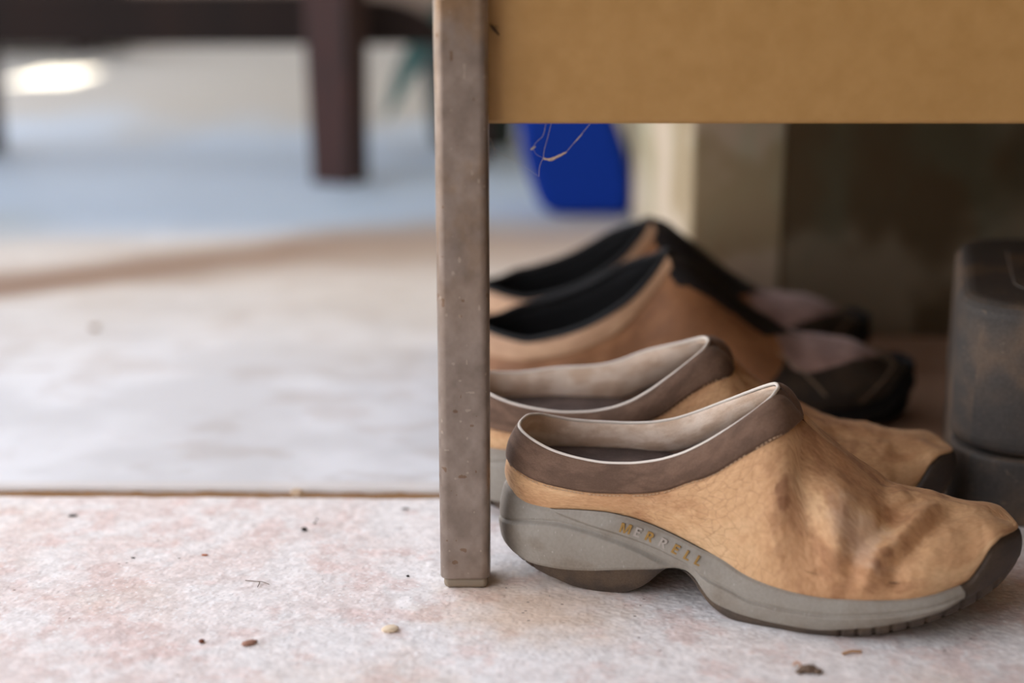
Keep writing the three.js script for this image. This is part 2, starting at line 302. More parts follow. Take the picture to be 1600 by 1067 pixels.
// a patch of the upper between two levels of s, pushed out by off(tau, side, q, point) along its normal
function patch(S, mirror, NT, NS, s0, s1, off, keep, t0 = 0, t1 = 1) {
  const P = shoeSurface(S), rows = [];
  const jt = (i) => { const k = i / (2 * NT) * 2 - 1, t = Math.abs(k) * t1; return [t, k <= 0 ? 1 : -1]; };
  const info = [];
  const base = grid(2 * NT + 1, NS + 1, (i, j) => {
    const [t, side] = jt(i), q = j / NS, s = lerp(s0(t, side), s1(t, side), q), p = P(t, side, s);
    info.push([t, side, q, s, p]); return [p[0] * 1e-3, p[1] * 1e-3, p[2] * 1e-3, 0, 0];
  });
  const pos = base.attributes.position, nor = base.attributes.normal, pts = [];
  for (let i = 0; i < info.length; i++) {
    const [t, side, q, s, p] = info[i]; let nx = nor.getX(i), ny = nor.getY(i), nz = nor.getZ(i);
    const o = outward(S.F, t, side); if (nx * o[0] + nz * o[1] + ny * 0.6 < 0) { nx = -nx; ny = -ny; nz = -nz; }
    const d = off(t, side, q, p, s) * 1e-3; pts.push([pos.getX(i) + nx * d, pos.getY(i) + ny * d, pos.getZ(i) + nz * d]);
  }
  const C = NS + 1, near = info.map((f) => 0.5 * Math.exp(-(((f[0] - S.apex) / 0.055) ** 2)));
  const lines = []; for (let i = 1; i < 2 * NT; i++) if (near[i * C] > 0.01) lines.push(i);
  let X = new Float32Array(pts.flat()), Y = X.slice();
  const steps = Math.round(2 * (0.014 / (t1 / NT)) ** 2);
  for (let k = 0; k < steps; k++) {                                   // soften the corner where opening and instep meet
    for (const i of lines) for (let j = 0; j < C; j++) {
      const a = (i * C + j) * 3, w = near[i * C + j] * (info[i * C + j][3] > 0.999 ? 0.15 : 1);
      for (let c = a; c < a + 3; c++) Y[c] = X[c] + (0.5 * (X[c - 3 * C] + X[c + 3 * C]) - X[c]) * w;
    }
    for (const i of lines) X.set(Y.subarray(i * C * 3, (i + 1) * C * 3), i * C * 3);
  }
  return grid(2 * NT + 1, C, (i, j) => { const k = i * C + j, p = [X[3 * k], X[3 * k + 1], X[3 * k + 2]], f = info[k]; return [p[0], p[1], mirror * p[2], (f[1] > 0 ? 0 : 0.5) + p[0] * 1.6, f[3] * 0.5 + (f[1] > 0 ? 0 : 0.5)]; },
    keep ? (i, j) => keep(...info[i * C + j], ...info[(i + 1) * C + j + 1]) : undefined);
}
// the wall of the sole between two outlines; off(tau, side, q, p) in mm outwards
function wall(S, mirror, A, B, NT, NQ, off, keep) {
  const info = [];
  return grid(2 * NT + 1, NQ + 1, (i, j) => {
    const [t, side] = fromJ(i, NT), q = j / NQ, a = A(t, side), b = B(t, side), n = outward(S.F, t, side);
    const p = [lerp(a[0], b[0], q), lerp(a[1], b[1], q), lerp(a[2], b[2], q)], d = off(t, side, q, p);
    info.push([t, side, q, p]); return [(p[0] + n[0] * d) * 1e-3, p[1] * 1e-3, mirror * (p[2] + n[1] * d) * 1e-3, p[0] * 1e-3, (p[1] + (side < 0 ? 200 : 0)) * 1e-3];
  }, keep ? (i, j) => keep(info[i * (NQ + 1) + j], info[(i + 1) * (NQ + 1) + j + 1]) : undefined);
}
function sheet(mirror, lo, hi, NU, NW, f) {                        // a surface across the shoe between its two sides at each u
  return grid(NU + 1, NW + 1, (i, j) => { const u = lerp(lo, hi, (1 - Math.cos(Math.PI * i / NU)) / 2), p = f(u, j / NW); return [p[0] * 1e-3, p[1] * 1e-3, mirror * p[2] * 1e-3, p[0] * 1e-3, p[2] * 1e-3]; });
}
const seg = (p, a, b) => { const dx = b[0] - a[0], dy = b[1] - a[1], t = clamp(((p[0] - a[0]) * dx + (p[1] - a[1]) * dy) / (dx * dx + dy * dy || 1)); return [Math.hypot(p[0] - a[0] - dx * t, p[1] - a[1] - dy * t), t]; };
function crease(p, line, amp, sig) { let d = 1e9, best = 0; for (let i = 0; i < line.length - 1; i++) { const [e, t] = seg(p, line[i], line[i + 1]); if (e < d) { d = e; best = (i + t) / (line.length - 1); } } return amp * Math.exp(-d * d / (2 * sig * sig)) * smooth(-0.05, 0.3, best + 0.12) * smooth(-0.05, 0.3, 1.12 - best); }

// ---- materials of the clogs
const SCUFF = [[0.149, 0.40, 0.0042, 0.5], [0.150, 0.33, 0.0036, 0.5], [0.194, 0.27, 0.003, 0.5], [0.187, 0.35, 0.008, 0.3], [0.173, 0.22, 0.006, 0.25], [0.199, 0.38, 0.004, 0.45], [0.155, 0.36, 0.012, 0.22], [0.176, 0.5, 0.009, 0.2]];
const hide = (u, v) => {                                           // u = outer | inner side, v likewise
  const x = u * 96, y = v * 26;
  let c = mix(rgb(208, 165, 120), rgb(190, 144, 102), smooth(0.3, 0.7, fbm(x / 9, y / 9, 3, 5)));
  c = mix(c, rgb(222, 186, 142), smooth(0.5, 0.72, fbm(x / 6 + 40, y / 6, 13, 4)) * 0.6);
  c = mix(c, rgb(168, 118, 78), smooth(0.54, 0.75, fbm(x / 4 + 7, y / 4, 29, 5)) * 0.5);
  const wx = x * 1.25 + 1.4 * fbm(x / 2, y / 2, 71, 3), wy = y * 1.25 + 1.4 * fbm(x / 3, y / 3, 73, 3);
  c = mix(c, rgb(146, 100, 66), smooth(0.5, 0.68, fbm(x / 1.6 + 5, y / 1.6, 63, 4)) * 0.42 * smooth(0.20, 0.25, u % 0.5) * (1 - smooth(0.33, 0.37, u % 0.5)));
  const crack = (1 - smooth(0.0, 0.10, cells(wx, wy, 51))) * smooth(0.3, 0.6, fbm(x / 6, y / 6, 81, 3));
  c = mix(c, rgb(140, 98, 66), crack * 0.38 * (1 - smooth(0.19, 0.27, u % 0.5)));
  return c.map((k) => k + (vnoise(x * 5, y * 5, 95) - 0.5) * 0.055 + (vnoise(x * 2, y * 2, 97) - 0.5) * 0.03);
};
const hideMap = texture(1408, 1152, (u, v) => {
  let c = hide(u, v); const X = u / 1.6, s = v * 2;
  for (const [a, b, r, k] of SCUFF) { const d = Math.hypot((X - a), (s - b) * 0.08) / r + (fbm(u * 150, v * 40, 7, 3) - 0.5) * 1.3; c = mix(c, rgb(112, 70, 44), (1 - smooth(0.4, 1, d)) * k); }
  const pale = Math.hypot((X - 0.185), (s - 0.42) * 0.07) / 0.02 + (fbm(u * 60, v * 16, 17, 4) - 0.5) * 1.4; c = mix(c, rgb(214, 186, 160), (1 - smooth(0.3, 1, pale)) * 0.55);
  return c;
});
const hideBump = texture(896, 896, (u, v) => { const x = u * 96, y = v * 26, wx = x * 0.62 + 1.1 * fbm(x / 3, y / 3, 71, 3), wy = y * 0.62 + 1.1 * fbm(x / 3, y / 3, 73, 3); return grey(0.14 * smooth(0, 0.16, cells(wx * 2, wy * 2, 51)) * (1 - 0.7 * smooth(0.20, 0.28, u % 0.5)) + 0.42 * fbm(x * 1.4, y * 1.4, 5, 5) + 0.34 * vnoise(x * 4, y * 4, 8)); }, false);
const suede = (a, b, s, n = 60) => texture(512, 512, (u, v) => { let c = mix(a, b, smooth(0.3, 0.7, fbm(u * n / 5, v * n / 5, s, 5, n / 5, n / 5))); const g = (vnoise(u * n * 4, v * n * 4, s + 3, n * 4, n * 4) - 0.5) * 0.05; return c.map((k) => k + g); });
const streak = (t, a, b) => { t.repeat.set(a, b); return t; };
M.hide = mat('#ffffff', { map: hideMap, bumpMap: hideBump, bumpScale: 0.0006, roughness: 0.78, sheen: 0.25, sheenRoughness: 0.6, sheenColor: new THREE.Color(0.9, 0.75, 0.6) });
M.collar = mat('#ffffff', { map: streak(suede(rgb(116, 90, 72), rgb(94, 71, 55), 5), 5, 1.25), roughness: 0.85, sheen: 0.35, sheenRoughness: 0.45, sheenColor: new THREE.Color(0.75, 0.66, 0.56) });
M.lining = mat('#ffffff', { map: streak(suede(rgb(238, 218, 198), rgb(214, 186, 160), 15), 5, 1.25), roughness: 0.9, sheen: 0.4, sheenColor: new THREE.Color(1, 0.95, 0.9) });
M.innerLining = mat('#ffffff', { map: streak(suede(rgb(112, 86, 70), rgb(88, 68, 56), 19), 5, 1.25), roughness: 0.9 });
M.insole = mat('#ffffff', { map: streak(suede(rgb(92, 76, 68), rgb(72, 58, 52), 25), 8, 8), roughness: 0.8 });
M.piping = mat('#e6dccf', { roughness: 0.75 });
const foamMap = texture(1024, 512, (u, v) => { let c = mix(rgb(152, 146, 135), rgb(137, 129, 117), fbm(u * 20, v * 10, 5, 5)); c = mix(c, rgb(112, 98, 82), smooth(0.55, 0.75, fbm(u * 16, v * 16, 25, 5)) * 0.35); if (vnoise(u * 400, v * 400, 35) > 0.965) c = mix(c, rgb(200, 194, 184), 0.5); return c.map((k) => k + (vnoise(u * 500, v * 500, 45) - 0.5) * 0.04); });
foamMap.repeat.set(1 / 0.4, 1 / 0.4);
M.foam = mat('#ffffff', { map: foamMap, bumpMap: foamMap, bumpScale: 0.0002, roughness: 0.72 });
const soleMap = suede(rgb(92, 76, 60), rgb(74, 62, 52), 35); soleMap.repeat.set(8, 8);
M.sole = mat('#ffffff', { map: soleMap, roughness: 0.7 });
M.bumper = mat('#ffffff', { map: streak(suede(rgb(74, 60, 48), rgb(58, 48, 40), 45), 8, 8), roughness: 0.6 });
M.gold = mat('#94702f', { roughness: 0.55 });
M.faded = mat('#9f958a', { roughness: 0.7 });
M.thread = mat('#c9a987', { roughness: 0.9 });

const font = await new FontLoader().loadAsync('fonts/droid/droid_sans_bold.typeface.json');

const FEATHER = [[0, 47, 0, 0], [2.5, 48, 10.5, 10.5], [6, 47.3, 16.5, 16.5], [10, 45.3, 20.8, 20.3], [18, 44, 26.3, 25.3], [29, 44.3, 30.5, 29], [44, 46, 33, 31.5], [59, 46.8, 34.5, 32.5], [72, 45.5, 35, 33], [83, 43, 35.5, 33.5], [94, 39.6, 36.8, 34], [110, 34, 40, 36], [122, 29.4, 43, 38.5], [131, 25, 45.5, 40], [140, 22.5, 48, 42], [149, 21, 50, 43.5], [158, 20, 51.5, 44.5], [170, 19.5, 53, 45], [190, 20.8, 53.5, 45], [207, 22, 51.5, 43], [220, 23.8, 47.5, 39.5], [232, 26.5, 40.5, 33], [238, 28.5, 36.5, 29.5], [243, 34.5, 32.5, 26], [248, 43, 27.5, 22.5], [253.5, 46.5, 20.5, 17], [258, 45.8, 12.5, 11], [261, 44.5, 5, 4.5], [262, 44.2, 0, 0]];
const OUTLINE = [[-2.5, 17.5, 0, 0], [0, 17, 11, 11], [4, 16.3, 18, 18], [11.6, 14.8, 25, 24.5], [23, 13.4, 31.5, 30], [34.5, 13.5, 34.5, 32.5], [51, 15, 37, 34.5], [69, 17.9, 38.3, 35.5], [86, 20.2, 38.8, 35.5], [96, 21.6, 39.5, 35.5], [102, 21, 40, 35.8], [106, 18.7, 41, 36], [111, 13.5, 42.5, 37], [118, 8, 45, 39], [126, 6, 47.5, 41], [132, 5.2, 49.5, 42.5], [148, 4.3, 53, 45], [167, 4.4, 56, 47], [190, 8, 56.5, 47], [208, 12, 54, 44.5], [224, 16.3, 48.5, 40], [235, 20, 41, 34], [248, 24, 30, 25], [257, 28, 19, 16], [262, 30, 9, 8], [264.5, 31, 0, 0]];
const BOTTOM = [[5, 13, 0, 0], [7, 12, 11, 11], [12, 10.2, 18, 18], [20, 7.5, 24, 24], [32, 4.5, 28, 27], [45, 1, 29, 28], [58, 0, 29, 28], [68, 1, 29.5, 28], [76, 4, 30, 28], [82, 8.5, 31, 28], [87, 14, 32, 29], [92, 18.5, 33, 29.5], [97, 20.3, 34, 30], [102, 19.6, 35, 30.5], [106, 15.3, 37, 32], [110, 10.2, 39, 34], [115, 5.5, 42, 36.5], [122, 2, 45, 39], [130, 0.3, 47.5, 41], [148, 0, 50.5, 43], [167, 0, 53, 45], [185, 1, 53, 44.5], [203, 4, 50.5, 42.5], [219, 8, 45.5, 38], [233, 12, 38, 32], [245, 16, 28, 24], [254, 19.5, 17.5, 15], [258.5, 21.5, 8.5, 7.5], [260, 22, 0, 0]];
const TOP = [[0, 7, 80, 0], [2.5, 8, 80.2, 8], [8, 12.5, 79, 16], [16, 20, 76.3, 20.5], [28, 31, 73.2, 23.4], [42, 44, 71.4, 24.8], [56, 57, 70.7, 25.6], [70, 70, 71.6, 26.1], [84, 83, 74.2, 26.6], [98, 96, 79, 27.2], [110, 107, 85, 27.2], [124, 120.5, 93.8, 25.6], [134, 130, 100.4, 22], [142, 136.8, 105.2, 16], [148, 140.4, 107.7, 8.5], [153, 141.5, 108.4, 0], [157, 145.5, 104.5, 0], [162, 151.5, 96.5, 0], [167, 158, 90, 0], [175, 170, 80, 0], [186, 182, 70.8, 0], [197, 193, 63.2, 0], [203, 198, 60.3, 0], [211, 206, 59, 0], [222, 217, 57.4, 0], [232, 228, 55.5, 0], [241, 237, 54.5, 0], [249, 244, 53.2, 0], [256, 249, 51.2, 0], [260, 251.5, 49.2, 0], [262, 252.5, 48.4, 0]];
const COLLAR_EDGE = spline([0, 3, 9, 22, 33, 50, 63, 76, 89, 101, 114, 126, 134, 145, 152, 153.5], [63.5, 63, 61.3, 58.4, 57.4, 56.7, 57.4, 58.7, 61.7, 67.4, 73.7, 82.7, 88.6, 95, 96, 95.2]);
const CREASE_1 = spline([-3, 0, 10, 24, 37, 50, 68, 81, 92, 100], [26.5, 28.5, 32.4, 36.8, 38, 36.7, 33.1, 28.7, 24, 21]);
const CREASE_2 = spline([25, 32, 50, 68, 85, 100, 112, 120], [46, 43.7, 39.9, 36.6, 32.3, 27, 21.6, 18]);
const CREASE_3 = spline([105, 112, 125, 138, 154, 171, 191, 212, 228, 238], [25, 20.6, 16.7, 13, 12.2, 12.3, 14.6, 17.6, 20.8, 23.5]);

function makeClog(label, mirror, pos, yaw, opt) {
  const shoe = thing('clog', label, 'shoe', pos, yaw, 'pair of tan leather clogs');
  const F = curveOf(FEATHER), O = curveOf(OUTLINE), B = curveOf(BOTTOM), T0 = topCurve(TOP, F), us0 = (u) => smooth(6, 60, u) * (1 - smooth(95, 138, u));
  const T = (t, side) => { const p = T0(t, side), k = us0(p[0]); return [p[0] - opt.apex * smooth(60, 140, p[0]) * (1 - smooth(150, 210, p[0])), p[1] * opt.high + k * (side * mirror < 0 ? opt.farRim : 0), p[2] * (1 + opt.wide * k)]; };
  const S = { F, T, apex: F.tau(152), rim: (t) => 1 - smooth(F.tau(70), F.tau(152), t), crest: 0.6, rimOut: 2.5, bulge: (t) => 3.5 + 2.5 * smooth(0.45, 0.7, t) * (1 - smooth(0.8, 0.95, t)) };
  const P = shoeSurface(S), tEnd = F.tau(164);
  const edge = new Map();
  const sc = (t, side) => { const k = t.toFixed(5) + side; if (edge.has(k)) return edge.get(k); let s = 1; if (t < tEnd) for (; s > 0.2; s -= 0.004) { const p = P(t, side, s); if (p[1] < (COLLAR_EDGE(p[0] + opt.apex * smooth(60, 140, p[0])) * opt.high)) break; } s = Math.min(1, s); edge.set(k, s); return s; };
  const fold = (t, side, q, p, s) => {
    let d = 0;
    for (const [sd, line, amp, sig] of opt.creases) { const k = sd * side > 0 ? 1 : smooth(0.78, 1, s); if (k) d += k * crease([p[0], s * 60], line, amp, sig); }
    const vamp = smooth(145, 172, p[0]) * (1 - smooth(215, 245, p[0]));
    d += (fbm(p[0] / 16 + 3, p[2] / 16 + 50, opt.seed, 3) - 0.5) * (1.2 + opt.rumple * vamp) * smooth(0, 0.15, s);
    d += (fbm(p[0] / 5 + 9, p[1] / 5 + p[2] / 7, opt.seed + 4, 3) - 0.5) * (0.5 + 0.35 * opt.rumple * vamp) * smooth(0, 0.1, s);
    return d;
  };
  const upper = part('upper', patch(S, mirror, 300, 84, () => -0.0, sc, fold), M.hide, shoe);
  upper.geometry = upper.geometry;
  // padded suede collar standing proud of the leather
  part('collar', patch(S, mirror, 260, 22, (t, sd) => Math.max(0, sc(t, sd) - 0.03), () => 1, (t, sd, q, p) => (q < 0.04 ? -0.4 : 0.5 + 2.5 * Math.pow(Math.sin(Math.PI * clamp(0.06 + q * 0.90)), 0.7)) * smooth(0, 0.03, 1 - sc(t, sd) + 0.012), null, 0, tEnd), M.collar, shoe);
  // lining turned over the rim, then down inside
  const tA = F.tau(153);
  const sl = (t, sd) => Math.min(0.9, sc(t, sd) - 0.02), inside = (t, sd, q, p, s) => -0.9 - 2.6 * smooth(0, 0.25, 1 - s) + fold(t, sd, q, p, s) * smooth(0.02, 0.2, 1 - s);
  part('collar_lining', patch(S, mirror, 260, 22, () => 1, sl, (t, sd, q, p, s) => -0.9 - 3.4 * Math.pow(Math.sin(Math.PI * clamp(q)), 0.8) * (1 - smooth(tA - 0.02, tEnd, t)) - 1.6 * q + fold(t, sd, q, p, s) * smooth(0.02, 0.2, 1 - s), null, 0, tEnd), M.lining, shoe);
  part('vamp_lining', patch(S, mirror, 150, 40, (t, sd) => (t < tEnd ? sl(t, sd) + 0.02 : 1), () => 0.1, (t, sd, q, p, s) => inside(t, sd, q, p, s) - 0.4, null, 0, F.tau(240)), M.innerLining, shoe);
  const ringPts = []; for (let i = -60; i <= 60; i++) { const side = i < 0 ? 1 : -1, t = tA * Math.abs(i) / 60, p = T(t, side); ringPts.push([p[0] * 1e-3, (p[1] + 0.2) * 1e-3, mirror * p[2] * 1e-3]); }
  ringPts.pop();
  part('rim_piping', tube(ringPts, 0.00095, 260, 8, true), M.piping, shoe);
  // insole
  const vIn = spline([4, 40, 80, 110, 140, 170, 215], [60.5, 60, 59, 50, 38, 31, 30]), tU = (u) => u;
  const sideAt = (u, v, side) => { let best = null; const t0 = clamp(F.tau(clamp(u, 0.2, 262))); let bd = 1e9; for (let dt = -0.09; dt <= 0.09; dt += 0.006) { const t = clamp(t0 + dt, 0.002, 0.96); for (let s = 0; s <= 0.999; s += 0.03) { const p = P(t, side, s); const e = Math.abs(p[1] - v) + Math.abs(p[0] - u) * 2; if (e < bd) { bd = e; best = p; } } } return Math.abs(best[2]); };
  const wi = [], us = []; for (let k = 0; k <= 24; k++) { const u = lerp(7, 215, k / 24); us.push(u); wi.push([sideAt(u, vIn(u), 1), sideAt(u, vIn(u), -1)]); }
  const io = spline(us, wi.map((k) => k[0] - 1.5)), ii = spline(us, wi.map((k) => k[1] - 1.5));
  part('insole', sheet(mirror, 5.5, 215, 90, 20, (u, q) => { const e = Math.sqrt(clamp(1 - ((20 - Math.min(u, 20)) / 15) ** 2)); return [u, vIn(u) - 1.5 * Math.sin(Math.PI * q), lerp(-ii(u) * e, io(u) * e, q)]; }), M.insole, shoe);
  // midsole with its sculpted lines
  const Ft = (t, side) => { const p = F.at(t, side), n = outward(F, t, side); return [p[0] + n[0] * 1.1, p[1] + 0.2, p[2] + n[1] * 1.1]; };
  const tB = (p) => p[0] + (p[1] - 24) * 0.35;                      // slanting border between midsole and toe bumper
  const form = (t, side, q, p) => {
    const u = p[0], v = p[1]; let d = 2.2 * Math.sin(Math.PI * q) * (1 - 0.5 * smooth(225, 250, u));
    const k1 = (1 - smooth(86, 100, u)), c1 = CREASE_1(u), c2 = CREASE_2(u), k2 = smooth(26, 34, u) * (1 - smooth(106, 118, u)), c3 = CREASE_3(u), k3 = smooth(106, 116, u) * (1 - smooth(226, 240, u));
    d += k1 * (2.0 * (0.35 + 0.65 * smooth(2, 16, u)) * (1 - smooth(c1 - 1.2, c1 + 0.2, v)) - 0.6 * Math.exp(-((v - c1 - 0.5) ** 2) / 0.5));
    d += k2 * (1.3 * smooth(c2 - 0.3, c2 + 0.8, v) - 0.3 * Math.exp(-((v - c2 + 0.3) ** 2) / 0.4));
    d += k3 * (1.6 * (1 - smooth(c3 - 0.7, c3 + 0.3, v)) - 0.3 * Math.exp(-((v - c3 - 0.3) ** 2) / 0.4));
    return d - 1.0 * smooth(0.94, 1, q) - 0.5 * (1 - smooth(0, 0.05, q));
  };
  const mid = wall(S, mirror, O.at, Ft, 300, 64, form, (a, b) => tB(a[3]) < 237);
  const midsole = part('midsole', mid, M.foam, shoe);
  part('toe_bumper', wall(S, mirror, O.at, Ft, 300, 40, (t, sd, q, p) => form(t, sd, q, p) + 0.7 - 0.7 * smooth(0.85, 1, q), (a, b) => tB(b[3]) >= 236), M.bumper, shoe);
  part('ledge', wall(S, mirror, (t, sd) => { const p = Ft(t, sd), n = outward(F, t, sd); return [p[0] - n[0] * 1.0, p[1], p[2] - n[1] * 1.0]; }, (t, sd) => { const p = F.at(t, sd), n = outward(F, t, sd); return [p[0] - n[0] * 1.5, p[1] - 0.3, p[2] - n[1] * 1.5]; }, 200, 2, () => 0), M.foam, midsole);
  // outsole with cut lugs
  const lug = (t, side, q, p) => { const u = p[0]; let d = 0.9 * Math.sin(Math.PI * q * 0.8 + 0.3); const cut = (c, w) => { d -= 1.8 * (1 - smooth(w * 0.5, w, Math.abs(u - c))); }; if (u < 26) for (const c of [3, 7, 11, 15.5, 20.5]) cut(c, 0.9); if (u > 175) for (let c = 180; c < 256; c += 8) cut(c, 0.9); return d; };
  const outsole = part('outsole', wall(S, mirror, B.at, O.at, 420, 14, lug), M.sole, shoe);
  part('tread', sheet(mirror, 5.05, 259.9, 120, 8, (u, q) => { const t = B.tau(u), a = B.at(t, 1), b = B.at(t, -1); return [u, a[1], lerp(b[2], a[2], q)]; }), M.sole, outsole);
  // stitches below the collar
  const st = [], r = rng(opt.seed);
  for (const side of [1, -1]) for (let u = 0.5; u < 150; u += 2.1) {
    const at = (x) => { const t = F.tau(x); let s = sc(t, side); for (let k = 0; k < 14; k++) { const p = P(t, side, s); if (p[1] > (COLLAR_EDGE(p[0] + opt.apex * smooth(60, 140, p[0])) * opt.high) - 1.5) s -= 0.004; else break; } const p = P(t, side, s), n = outward(F, t, side); return new THREE.Vector3((p[0] + n[0] * 0.5) * 1e-3, p[1] * 1e-3 + 0.0001, mirror * (p[2] + n[1] * 0.5) * 1e-3); };
    if (r() < 0.15) continue;
    const a = at(u), b = at(u + 1.3); st.push(new THREE.TubeGeometry(new THREE.LineCurve3(a, b), 1, 0.00034, 4));
  }
  part('stitching', mergeGeometries(st), M.thread, shoe);
  if (opt.lettering) {
    const spots = [[982.5, 822, 'M'], [1001.5, 830.5, 'E'], [1021, 839.5, 'R'], [1043, 850.5, 'R'], [1062.5, 863, 'E'], [1082, 873, 'L'], [1098.5, 884.5, 'L']];
    const along = [0.0715, 0.0778, 0.0843, 0.0916, 0.0982, 0.1046, 0.1100];
    spots.forEach(([, , ch], i) => {
      const u = along[i] * 1e3, tt = F.tau(u), side = 1;
      const centre = (x) => { const t = F.tau(x), f = Ft(t, side), o = O.at(t, side), v = f[1] - 5.3, q = clamp((v - o[1]) / (f[1] - o[1])), p = [lerp(o[0], f[0], q), v, lerp(o[2], f[2], q)], n = outward(F, t, side), d = form(t, side, q, p); return new THREE.Vector3(p[0] + n[0] * d, v, p[2] + n[1] * d); };
      const a = centre(u - 2.5), b = centre(u + 2.5), c = centre(u), X = b.clone().sub(a).normalize(), n = outward(F, tt, side), Z = new THREE.Vector3(n[0], 0.12, n[1]).addScaledVector(X, -X.dot(new THREE.Vector3(n[0], 0.12, n[1]))).normalize(), Y = Z.clone().cross(X);
      const g = new TextGeometry(ch, { font, size: 5.1, depth: 0.7, curveSegments: 3, bevelEnabled: false }); g.computeBoundingBox();
      const bb = g.boundingBox; g.translate(-(bb.min.x + bb.max.x) / 2, -(bb.min.y + bb.max.y) / 2, -0.28); g.scale(1.05, 1, 1);
      g.applyMatrix4(new THREE.Matrix4().makeShear(0, 0, 0.12, 0, 0, 0)); g.applyMatrix4(new THREE.Matrix4().makeBasis(X, Y, Z).setPosition(c)); g.scale(1e-3, 1e-3, 1e-3 * mirror);
      part('letter', metricUV(g), i === 1 || i === 3 ? M.faded : M.gold, midsole);
    });
  }
  if (opt.long) shoe.scale.set(opt.long, 1, 1.02);
  return shoe;
}
// creases: [side, line in (u, 60 s), depth in mm, width in mm]
const front = [[1, [[166, 50], [161, 36], [162, 22], [168, 7]], -6.0, 4.0], [1, [[149, 24], [147, 15], [150, 7]], 3.0, 3.2], [1, [[154, 24], [153, 12], [156, 5]], -2.2, 2], [1, [[219, 50], [203, 30], [194, 19], [188, 7]], 4.4, 3.3], [1, [[211, 52], [196, 32], [186, 20], [182, 7]], -4.6, 4.0], [1, [[229, 48], [214, 28], [206, 18], [203, 6]], -3.2, 3.2], [1, [[196, 58], [199, 46]], -1.6, 5], [1, [[177, 40], [174, 24], [176, 10]], 3.2, 4.5], [1, [[204, 58], [208, 52]], 1.6, 5], [1, [[231, 56], [235, 46]], -1.2, 5]];
makeClog('worn tan leather clog in front, with gold lettering on its grey sole', 1, [-0.002, 0, -0.751], -14 * Math.PI / 180, { seed: 3, rumple: 1.6, creases: front, lettering: true, apex: 0, high: 1, wide: 0.13, farRim: 3 });
const second = [[1, [[168, 50], [172, 38], [180, 26]], -3.2, 3], [-1, [[160, 44], [166, 32], [170, 20]], -3.8, 3], [-1, [[172, 50], [178, 36], [184, 20]], -3.4, 3], [-1, [[168, 40], [174, 28], [180, 10]], 2.4, 2.5], [-1, [[155, 50], [160, 42]], -2.0, 2.5]];
makeClog('worn tan leather clog between the lettered clog and the black-topped slip-ons', -1, [-0.030, 0, -0.838], -6.5 * Math.PI / 180, { seed: 41, rumple: 3.0, creases: second, lettering: false, apex: 9, high: 0.97, wide: 0.2, farRim: 9, long: 1.09 });

// ------------------------------------------------------------------ black-topped slip-ons behind
const FEATHER_B = FEATHER.map(([u, v, a, b]) => [u * 1.21, 9 + v * 0.5, a * 1.08, b * 1.1]);
const BOTTOM_B = BOTTOM.map(([u, v, a, b]) => [u * 1.21, v * 0.3, a * 1.07, b * 1.1]);
const TOP_B = [[0, 9, 66, 0], [4, 11, 66.5, 10], [12, 17, 66, 18], [24, 28, 65, 24], [40, 42, 65, 28], [60, 62, 69, 30.5], [80, 82, 76, 32], [100, 102, 87, 31], [118, 118, 98, 27], [132, 129, 107, 21], [142, 136, 113, 13], [150, 140, 117, 6], [156, 142, 118, 0], [162, 151, 117.5, 0], [170, 163, 108.5, 0], [182, 178, 97, 0], [196, 194, 84, 0], [212, 211, 71, 0], [226, 225, 61.5, 0], [240, 239, 57, 0], [256, 254, 55.5, 0], [272, 270, 53.5, 0], [286, 283, 49.5, 0], [300, 295, 44, 0], [310, 301, 40, 0], [317, 303, 38, 0]];
const tan2 = suede(rgb(150, 104, 68), rgb(128, 86, 54), 75, 40);
tan2.repeat.set(5, 1.25);
M.brown = mat('#ffffff', { map: tan2, bumpMap: hideBump, bumpScale: 0.0003, roughness: 0.6 });
M.paleLeather = mat('#ffffff', { map: streak(suede(rgb(194, 156, 122), rgb(174, 136, 104), 79, 40), 5, 1.25), roughness: 0.62 });
M.black = mat('#0e0e0f', { roughness: 0.8 });
M.blackLining = mat('#08080a', { roughness: 1 });
M.gore = mat('#151213', { roughness: 0.65 });
M.plush = mat('#ffffff', { map: streak(suede(rgb(168, 138, 128), rgb(142, 114, 106), 83, 50), 5, 1.25), roughness: 0.85, sheen: 0.4, sheenColor: new THREE.Color(0.8, 0.75, 0.75) });
M.toeBox = mat('#ffffff', { map: streak(suede(rgb(66, 56, 46), rgb(46, 40, 35), 87, 50), 5, 1.25), roughness: 0.55 });
M.seamThread = mat('#8a7762', { roughness: 0.9 });
